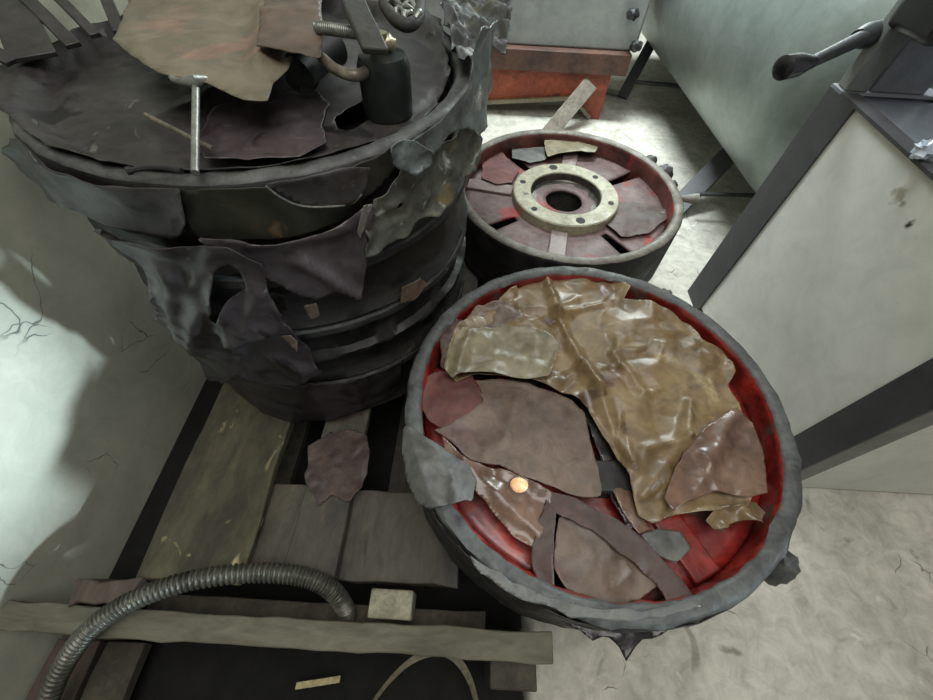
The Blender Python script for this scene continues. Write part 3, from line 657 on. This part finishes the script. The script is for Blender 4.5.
lo = [at(x, y, .80) for x, y in ((383, -20), (384, 2), (392, 16), (402, 24), (412, 24), (419, 14), (420, -4), (418, -20))]
tag(obj('hook_bar', MB().tube(curve(lo, 8), .0075, n=12), m_iron), 'grey curved hook at the back edge right of the lever', 'hook')
sp = []
p0, p1 = at(316, 27, .80), at(358, 33, .80); dd = (p1-p0).normalized(); e1 = dd.orthogonal().normalized(); e2 = dd.cross(e1)
for k in range(220):
    a = k*2*math.pi/11; sp.append(p0+(p1-p0)*(k/219)+(e1*math.cos(a)+e2*math.sin(a))*.0055)
tag(obj('coil_spring', MB().tube(sp, .0014, n=6).tube([p0, p1], .0042, n=8), m_steel), 'small coil spring beside the top of the tan paper', 'spring')
g = thing('chain', 'short grey chain hanging at the back of the stack top', 'chain', at(408, 8, .79))
for k, (x, y) in enumerate(((400, 2), (408, 7), (404, 14), (412, 16))):
    p = at(x, y, .805); tor = [p+Matrix.Rotation(k*1.3, 3, 'Z') @ Vector((.011*math.cos(a), .007*math.sin(a), .004*math.sin(a*2+k))) for a in [2*math.pi*i/20 for i in range(21)]]
    obj('chain_link', MB().tube(tor, .003, n=8, cap=False), m_steel, g)
# dark fingers at the top left, in front of the wall
t = thing('finger_rack', 'dark fan of flat iron fingers at the left edge of the stack top', 'rack', Vector((-.50, .78, .735)))
for k, (a_, b_, w_) in enumerate((((-22, -14), (34, 58), .050), ((22, -6), (74, 46), .018), ((46, -14), (96, 36), .014), ((99, -20), (120, 32), .016), ((-60, 30), (14, 62), .02))):
    p, q = at(*a_, .775), at(*b_, .748)
    p.x = max(p.x, -.70)
    obj('finger', MB().strip([p, (p+q)/2+Vector((0, 0, .003)), q], (q-p).cross(Vector((0, 0, 1))), w_, .006), m_greasep, t, bevel=.001)

# ------------------------------------------------------------------ papers in the front drum
ZF = .415
def psheet(name, px, z, m, label, seed, amp=.006, size=.06, lines=(), slope=None, curl=0, step=.0042, ragged=.003, cat='paper', holes=(), clampz=None, n=6, curlw=.02):
    poly = P2(px, z)
    cr = crumple(seed, size, amp, n=n)
    ln = creases([(tuple(at(a[0], a[1], z).to_2d()), tuple(at(b_[0], b_[1], z).to_2d()), hh, w) for a, b_, hh, w in lines])
    o = sheet(name, poly, flat(z, slope), m, None, step=step, hf=lambda u, v: max(-.005, cr(u, v)+ln(u, v)), seed=seed, ragged=ragged, curl=curl, holes=[P2(h, z) for h in holes], curlw=curlw)
    return tag(o, label, cat)
gold = [(470, 318), (492, 308), (500, 297), (522, 285), (548, 272), (572, 270), (596, 277), (612, 281), (628, 290), (622, 302), (645, 304), (668, 314), (690, 324), (700, 340), (722, 350), (734, 372), (728, 385), (740, 402), (752, 430), (757, 460), (752, 500), (742, 515), (728, 509), (712, 510), (690, 512), (668, 517), (652, 523), (640, 515), (634, 498), (626, 476), (612, 450), (600, 428), (588, 408), (570, 397), (548, 388), (528, 382), (500, 376), (478, 374), (456, 382), (445, 372), (448, 350), (455, 332)]
psheet('crumpled_paper', gold, .403, m_gold, 'large crumpled shiny golden brown oiled paper in the front drum', 101, amp=.015, size=.085, curl=.010, step=.0035,
       lines=[((556, 316), (546, 274), .014, .016), ((556, 316), (596, 392), .016, .020), ((596, 392), (630, 470), .013, .018), ((556, 316), (612, 300), .010, .016), ((612, 352), (644, 395), .013, .018), ((690, 400), (684, 440), .012, .016),
              ((684, 440), (640, 500), .010, .018), ((684, 440), (640, 452), .008, .014), ((470, 345), (450, 378), .010, .014), ((540, 372), (580, 360), -.010, .02), ((505, 312), (556, 322), -.012, .022), ((700, 360), (650, 345), .006, .03), ((684, 440), (735, 425), .008, .02)])
psheet('crumpled_paper', [(447, 350), (462, 330), (500, 326), (545, 332), (560, 345), (548, 378), (525, 380), (500, 374), (470, 372), (452, 380), (444, 368)],   .4165, m_goldl, 'pale kraft fold at the upper left of the golden paper', 103, amp=.006, size=.05, lines=[((470, 333), (455, 376), .010, .014), ((500, 345), (545, 360), -.006, .02)], curl=.006, ragged=.002)
psheet('crumpled_paper', [(684, 452), (708, 425), (735, 408), (752, 420), (765, 455), (768, 492), (748, 497), (716, 492), (690, 500), (672, 512), (664, 498)], .410, m_brownp, 'browner oily paper overlapping the right part of the golden paper', 105, amp=.006, size=.06, lines=[((735, 415), (700, 480), .008, .02), ((700, 450), (720, 490), .006, .016)])
psheet('crumpled_paper', [(706, 520), (716, 508), (734, 505), (758, 500), (768, 512), (760, 524), (742, 520), (728, 527), (712, 530)], .404, m_gold, 'small ruffled golden paper tail at the right of the drum', 107, amp=.012, size=.03, curl=.01, step=.003)
psheet('flat_paper', [(474, 380), (500, 378), (545, 390), (572, 400), (584, 412), (590, 440), (598, 470), (601, 498), (575, 496), (545, 484), (520, 476), (500, 466), (470, 460), (450, 442), (434, 430), (468, 414), (484, 402)], .398, m_mauvep, 'mauve brown flat paper in the left half of the front drum', 109, amp=.004, size=.09, lines=[((520, 390), (505, 440), .004, .02)], curl=.003)
psheet('soaked_paper', [(424, 378), (440, 370), (470, 372), (480, 386), (484, 402), (470, 414), (440, 428), (428, 420), (418, 402)], .400, m_redp, 'reddish soaked paper beside the left rim of the front drum', 111, amp=.004, size=.05)
psheet('torn_paper', [(440, 434), (468, 462), (500, 470), (525, 478), (552, 492), (550, 510), (542, 530), (535, 548), (522, 542), (506, 528), (490, 508), (472, 488), (458, 470), (444, 452)], .402, m_brownp, 'tan brown torn paper at the lower left holding the small bright disc', 113, amp=.006, size=.06, lines=[((460, 460), (540, 535), .009, .02), ((490, 475), (545, 500), -.004, .02)], curl=.004)
psheet('torn_paper', [(560, 515), (585, 520), (620, 543), (645, 565), (658, 584), (640, 600), (615, 606), (590, 600), (566, 590), (553, 566), (556, 540)], .394, m_mauvep, 'brown rounded paper at the bottom of the front drum', 115, amp=.006, size=.07, lines=[((625, 560), (610, 590), .006, .02)], curl=.004)
psheet('paper_strip', [(540, 488), (575, 498), (612, 515), (650, 545), (682, 580), (694, 598), (668, 605), (655, 582), (625, 556), (592, 530), (552, 510)], .401, m_darkp, 'dark brown paper strip running to the bottom of the front drum', 117, amp=.005, size=.05)
psheet('paper_strip', [(545, 500), (556, 512), (552, 560), (556, 592), (540, 585), (530, 560), (536, 530)], .403, m_darkp, 'short dark strip near the lower left rim of the front drum', 119, amp=.006, size=.04)
psheet('folded_paper', [(439, 332), (452, 316), (463, 322), (457, 346), (451, 374), (441, 368)], .408, m_darkp, 'small dark folded strip standing at the left edge of the pale kraft fold', 135, amp=.006, size=.03, step=.0035)
psheet('torn_paper', [(580, 398), (596, 412), (612, 445), (632, 490), (644, 520), (630, 530), (612, 500), (606, 470), (594, 440), (584, 418)], .3895, m_blackp, 'dark sheet added for the shade deep in the gap between the mauve and the golden paper', 131, amp=.004, size=.05)  # no real paper here: dark sheet added to paint the shade in the gap
psheet('torn_paper', [(598, 440), (612, 452), (628, 482), (640, 514), (652, 528), (640, 534), (622, 512), (608, 480)], .392, m_brownp, 'narrow brown paper along the lower edge of the golden paper', 121, amp=.006, size=.05)
psheet('torn_paper', [(640, 534), (658, 528), (680, 532), (690, 548), (676, 562), (660, 556)], .394, m_greyp, 'small grey brown paper scrap between the dark strip and the golden paper', 123, amp=.004, size=.04)
psheet('paper_strip', [(476, 306), (500, 303), (530, 306), (556, 322), (540, 330), (505, 330), (480, 328), (462, 340), (466, 318)], .402, m_mauvep, 'mauve folded paper under the top left of the golden paper', 125, amp=.010, size=.04, curl=.006)
psheet('torn_paper', [(462, 548), (500, 575), (546, 596), (580, 606), (640, 612), (668, 606), (690, 600), (700, 605), (660, 618), (620, 622), (570, 616), (520, 598), (480, 574)], .417, m_greyp, 'thin grey paper edge stuck along the near rim of the front drum', 127, amp=.003, size=.04, ragged=.004)
# grey flap over the left rim
def flapz(u, v):
    d = math.hypot(u-CF[0], v-CF[1]); return -max(0, d-.298)*1.1-max(0, .262-d)*.55
psheet('folded_flap', [(402, 424), (412, 428), (430, 441), (450, 452), (470, 462), (476, 478), (473, 500), (455, 504), (430, 508), (416, 500), (406, 478), (401, 450)], .4285, m_greyp, 'grey folded paper flap over the left rim of the front drum', 129, amp=.005, size=.05, slope=flapz, lines=[((402, 430), (470, 465), .006, .012), ((452, 480), (456, 502), .006, .01)], curl=.003, ragged=.002)
p = at(519, 485, .416)
o = obj('bright_disc', MB().ball(p, .0125, sq=(1, .85, .35), amp=.1), m_copper); tag(o, 'small round bright orange disc lying on the brown paper', 'disc')
# ragged skirt under the near edge of the front drum
def skirt(name, a0, a1, label, seed, zt_, zb, m):
    c = CF; r = .304; mb = MB(); n = 60; k = 8
    for i in range(n+1):
        a = R_(a0+(a1-a0)*i/n); low = zb+.03*noise.noise((i*.35+seed, 1, 1))+.012*noise.noise((i*1.1+seed, 4, 1))
        for j in range(k+1):
            z = zt_+(low-zt_)*j/k; rr = r+.004*noise.noise((i*.3+seed, j*.6, 2))-(.004*(j/k)**2)
            mb.v.append(Vector((c[0]+rr*math.cos(a), c[1]+rr*math.sin(a), z)))
    for i in range(n):
        for j in range(k): mb.f.append([i*(k+1)+j, (i+1)*(k+1)+j, (i+1)*(k+1)+j+1, i*(k+1)+j+1]); mb.m.append(0)
    return tag(obj(name, mb, m, solid=.0012, angle=80, off=1), label, 'wrapping')
skirt('torn_skirt', -160, -60, 'ragged dark paper skirt around the near side of the front drum', 5, .402, .335, m_greasep)
psheet('torn_skirt', [(540, 606), (556, 620), (580, 630), (592, 640), (606, 634), (620, 646), (627, 662), (634, 645), (660, 633), (700, 619), (724, 604), (712, 590), (600, 596)], .345, m_blackp, 'ragged black paper edge sticking out under the near side of the front drum', 133, amp=.006, size=.04, ragged=.008, cat='wrapping')
# scraps in the rear drum
o = sheet('paper_scrap', P2([(545, 138), (560, 137), (580, 136), (600, 142), (596, 150), (578, 149), (560, 151), (548, 155), (545, 146)], .35), flat(.345), m_goldl, None, step=.0035, hf=crumple(141, .06, .003, n=4), seed=141, ragged=.002)
tag(o, 'tan paper scrap lying in the rear drum behind its hub', 'paper')
o = sheet('paper_scrap', P2([(512, 148), (545, 146), (548, 158), (530, 162), (512, 158)], .33), flat(.328), m_greyp, None, step=.004, hf=crumple(143, .06, .003, n=4), seed=143, ragged=.002)
tag(o, 'grey brown scrap at the back left inside the rear drum', 'paper')
o = sheet('paper_scrap', P2([(482, 160), (500, 150), (512, 162), (520, 168), (512, 182), (496, 184), (482, 178)], .33), flat(.328), m_redp, None, step=.004, hf=crumple(145, .06, .003, n=4), seed=145, ragged=.003)
tag(o, 'reddish flaking scrap at the left inside the rear drum', 'paper')
o = sheet('paper_scrap', P2([(612, 200), (640, 202), (668, 208), (672, 214), (650, 232), (622, 236), (606, 222)], .33), flat(.327), m_darkp, None, step=.004, hf=crumple(147, .06, .003, n=4), seed=147, ragged=.003)
tag(o, 'wet dark brown scrap at the right inside the rear drum', 'paper')

# ------------------------------------------------------------------ cream cabinet on the right
XF, YN, YB, XR, ZC = .736, .32, .978, 1.36, .625
cab = thing('cabinet', 'cream panelled machine cabinet with charcoal angle frame at the right', 'cabinet', ((XF+XR)/2, (YN+YB)/2, 0))
obj('side_panel', MB().box((XF+.012, (YN+YB)/2, ZC/2+.012), (.012, YB-YN-.02, ZC-.03)), m_cream, cab)
obj('front_panel', MB().box(((XF+XR)/2, YN+.012, ZC/2), (XR-XF-.02, .012, ZC-.02)), m_cream, cab)
obj('back_panel', MB().box(((XF+XR)/2, YB-.012, ZC/2), (XR-XF-.02, .012, ZC-.02)), m_cream, cab)
obj('top_panel', MB().box(((XF+XR)/2, (YN+YB)/2, ZC-.012), (XR-XF-.03, YB-YN-.03, .012)), m_plate, cab)
def angle_post(x0, y0, sx, sy, wx, wy, z1, name='corner_post'):
    mb = MB()
    mb.box((x0+sx*.003, y0+sy*wy/2, z1/2), (.006, wy, z1), mi=0)
    mb.box((x0+sx*(.006+wx)/2, y0+sy*.003, z1/2), (wx-.006, .006, z1), mi=1)  # shade painted in: side leg gets the darker grey, front leg the lighter
    obj(name, mb, [m_frame, m_frameg], cab, smooth=False)
angle_post(XF, YN, 1, 1, .052, .068, ZC); angle_post(XF, YB, 1, -1, .05, .098, ZC-.002)
angle_post(XR, YN, -1, 1, .05, .06, ZC); angle_post(XR, YB, -1, -1, .05, .06, ZC)
mb = MB().box(((XF+XR)/2, YB-.02, ZC+.002), (XR-XF, .04, .006)); obj('top_rail', mb, m_lilac, cab, smooth=False)
mb = MB().box((XF+.017, (YN+YB)/2, ZC+.001), (.034, YB-YN-.02, .006)); obj('side_rail', mb, m_frame, cab, smooth=False)
# column, machine head and crank above it
mach = thing('crank_machine', 'black machine head with crank on grey column above the cabinet', 'machine', (XF+.03, YB-.05, ZC+.005))
obj('column', MB().box((XF+.028, YB-.024, ZC+.155), (.045, .034, .30)), m_column, mach, bevel=.003)
obj('back_plate', MB().box((XF+.115, YB-.030, ZC+.13), (.11, .01, .25)), m_lilac, mach, bevel=.002)
obj('slant_plate', MB().box((XF+.26, YB-.05, ZC+.13), (.16, .012, .25), Matrix.Rotation(R_(0), 3, 'Z')), m_plate, mach, bevel=.002)
hc = atx(915, 25, XF+.03)
obj('head_casting', MB().box((hc.x+.055, hc.y-.02, hc.z+.075), (.18, .11, .17), Matrix.Rotation(R_(8), 3, 'Z')), m_machine, mach, bevel=.014)
pk, ph = atx(783, 68, XF-.02), atx(872, 36, XF+.0)
pk = at(783, 68, .715); pe = at(812, 62, .715); ph = at(866, 36, .715); pw = at(900, 28, .715)
obj('crank_arm', MB().tube(curve([pe, (pe+ph)/2, ph], 8), lambda t_: .0095+.004*t_, n=14), m_machine, mach)
obj('crank_hub', MB().tube([ph-(pw-ph)*.25, ph, pw, pw+(pw-ph)], lambda t_: .014 if t_ < .2 else .021, n=20), m_machine, mach)
d = (pk-pe).normalized()
obj('crank_knob', MB().tube([pe+d*.000+Vector((0, 0, 0)), pe+d*.016, pe+d*.038, pk, pk+d*.004], lambda t_: .010 if t_ < .2 else (.013 if t_ < .4 else (.018 if t_ < .9 else .013)), n=20), m_knob, mach)
p = at(926, 150, ZC+.02)
o = obj('plastic_lump', MB().ball(p, .017, sq=(1, .8, .8), amp=.8, seed=4), m_clear); tag(o, 'shiny clear plastic lump on the cabinet top', 'plastic lump')

# ------------------------------------------------------------------ tank at the back
p1, p2 = Vector((1.237, 1.0, .541)), Vector((1.125, 3.1, .541)); RT = .44
tank = thing('grey_tank', 'big grey cylindrical tank on splayed legs at the back', 'tank', ((p1.x+p2.x)/2, (p1.y+p2.y)/2, 0))
ax = (p2-p1).normalized(); dm = .34; prof = [(-dm*math.cos(a*math.pi/36), math.sin(a*math.pi/36)) for a in range(1, 18)]+[(0, 1), (.4, 1), (.8, 1), (1.06-.05, 1), (1.06, 1), (1.075, .97)]
pc = p1+ax*dm
def shell(center, prof):
    e1 = ax.orthogonal().normalized(); e2 = ax.cross(e1); m = MB(); n = 96
    for d, r in prof:
        for k in range(n): m.v.append(center+ax*d+(e1*math.cos(2*math.pi*k/n)+e2*math.sin(2*math.pi*k/n))*RT*r)
    for i in range(len(prof)-1):
        for k in range(n): m.f.append([i*n+k, i*n+(k+1) % n, (i+1)*n+(k+1) % n, (i+1)*n+k]); m.m.append(0)
    m.f.append(list(reversed(range(n)))); m.f.append([(len(prof)-1)*n+k for k in range(n)]); m.m += [0, 0]
    return m
L_ = (p2-pc).length
obj('shell', shell(pc, [(d*L_/1.075 if d > 0 else d, r) for d, r in prof]), m_tank, tank, angle=30)
def leg(px0, px1, z0, w, name='leg'):
    a, c = at(*px0, z0), at(*px1, .012)
    obj(name, MB().strip([a, c, ], (c-a).cross(Vector((.3, .2, 1))), w, .012), m_frame, tank, bevel=.001)
    return a, c
leg((742, 142), (672, 212), .20, .075); leg((652, 42), (622, 97), .20, .055)
obj('leg', MB().box((1.45, 1.2, .15), (.06, .06, .30)), m_frame, tank); obj('leg', MB().box((1.40, 2.3, .15), (.06, .06, .30)), m_frame, tank)
a, c = at(697, 194, .10), at(775, 196, .10); obj('cross_rod', MB().tube([a, c], .008, n=10), m_frame, tank)
a, c = at(636, 82, .10), at(700, 88, .10); obj('cross_rod', MB().tube([a, c], .010, n=10), m_frame, tank)
a, c = at(626, 95, .01), at(606, 91, .01); obj('foot', MB().strip([a, c], (0, 1, 0), .05, .014), m_frameg, tank, bevel=.002)
for px in ((633, 14), (636, 46)):
    p = aty(px[0], px[1], 2.14); obj('lug', MB().ball(p, .026, sq=(1, .8, .8), amp=.4, seed=px[1]), m_machine, tank)

# ------------------------------------------------------------------ rust red stand and grey casing behind
Y0 = 2.16
st = thing('rusty_stand', 'rust red steel stand behind the rear drum', 'stand', (.3, Y0+.2, 0))
tl, tr = aty(440, 46, Y0-.02), aty(636, 58, Y0-.02)
zt2 = tr.z
pr = aty(612, 72, Y0); zb = aty(572, 97, Y0).z
xr = aty(598, 121, Y0).x
mb = MB().box(((-.15+xr+.06)/2, Y0+.2, zt2-.03), (xr+.06+.15, .46, .085)); obj('top_frame', mb, m_rustd, st, bevel=.004)
zlo = zt2-.072
P = [(-.15, zlo), (xr, zlo), (xr, .0), (xr-.05, .0), (xr-.15, zb), (-.15, zb-.06)]
def prism(P, y0, y1):
    n = len(P); vs = [(x, y0, z) for x, z in P]+[(x, y1, z) for x, z in P]
    return MB().add(vs, [tuple(range(n)), tuple(reversed(range(n, 2*n)))]+[(i, n+i, n+(i+1) % n, (i+1) % n) for i in range(n)])
obj('front_plate', prism(P, Y0, Y0+.012), m_rust, st, smooth=False)
obj('edge_lip', MB().strip([(-.15, Y0-.006, zb-.06), (xr-.15, Y0-.006, zb), (xr-.05, Y0-.006, .01)], (0, 1, 0), .02, .016), m_goldl, st, smooth=False)
obj('back_leg', MB().box((xr-.03, Y0+.38, zlo/2), (.06, .04, zlo)), m_rust, st); obj('back_leg', MB().box((-.12, Y0+.38, zlo/2), (.06, .04, zlo)), m_rust, st)
obj('front_leg', MB().box((-.12, Y0+.03, zlo/2), (.06, .04, zlo)), m_rust, st)
xg = min(aty(643, 30, Y0+.0).x, .715)
o = obj('grey_casing', MB().box(((-.35+xg)/2, Y0+.16, zt2+.0125+.45), (xg+.35, .30, .9)), m_gpanel, bevel=.01); tag(o, 'plain grey metal casing standing on the rust red stand', 'casing')
a, c = aty(591, 83, Y0-.03), at(545, 138, .03)
a2 = a; c = Vector((c.x, max(c.y, 1.32), 0)); c = at(545, 138, .015)
vd = ((a+c)/2-Vector((0, 0, HC)))
o = obj('flat_bar', MB().strip([a, c], (c-a).cross(vd), .072, .008), m_steelb, bevel=.001); tag(o, 'grey flat bar leaning on the rusty stand behind the rear drum', 'flat bar')

# ------------------------------------------------------------------ light
def area(name, loc, target, size, power, col, sy=None, spread=None):
    l = bpy.data.lights.new(name, 'AREA'); l.energy = power; l.color = col; l.size = size
    if sy: l.shape = 'RECTANGLE'; l.size_y = sy
    if spread: l.spread = R_(spread)
    o = bpy.data.objects.new(name, l); COL.objects.link(o); o.location = loc
    o.rotation_euler = (Vector(target)-Vector(loc)).to_track_quat('-Z', 'Y').to_euler(); return o
l = bpy.data.lights.new('door_light', 'SPOT'); l.energy = 1350; l.color = (.72, .88, 1.0); l.shadow_soft_size = .13; l.spot_size = R_(7.6); l.spot_blend = .2
o = bpy.data.objects.new('door_light', l); COL.objects.link(o); o.location = (3.2, -.60, 1.10)
o.rotation_euler = (Vector((-.71, .16, .47))-o.location).to_track_quat('-Z', 'Y').to_euler()
area('back_window', (1.25, 4.1, 2.1), (.75, 1.4, .2), 1.1, 110, (.90, 1.0, .98), 1.4)
area('overhead_fill', (.25, -.1, 2.7), (.4, .5, 0), 1.6, 44, (1.0, .98, .94))  # unseen soft fill added for light bounced off the ceiling
area('aisle_fill', (.10, 2.0, 2.6), (.95, 1.9, 0), .5, 33, (.86, .97, 1.0), .9, 75)  # unseen fill added to brighten the back floor and the tank side
w = bpy.data.worlds.new('World'); S.world = w; w.use_nodes = True
w.node_tree.nodes['Background'].inputs[0].default_value = (.80, .86, .82, 1); w.node_tree.nodes['Background'].inputs[1].default_value = .23

cam = bpy.data.cameras.new('camera'); co_ = bpy.data.objects.new('camera', cam); COL.objects.link(co_)
cam.lens = FOC*36/933; cam.sensor_width = 36; cam.sensor_fit = 'HORIZONTAL'; cam.clip_start = .02
co_.matrix_world = Matrix.Translation((0, 0, HC)) @ Matrix.Rotation(math.pi/2-PITCH, 4, 'X') @ Matrix.Rotation(ROLL, 4, 'Z')
S.camera = co_
vs = S.view_settings; vs.view_transform = 'Standard'; vs.look = 'None'; vs.exposure = 0; vs.gamma = 1; vs.use_curve_mapping = False
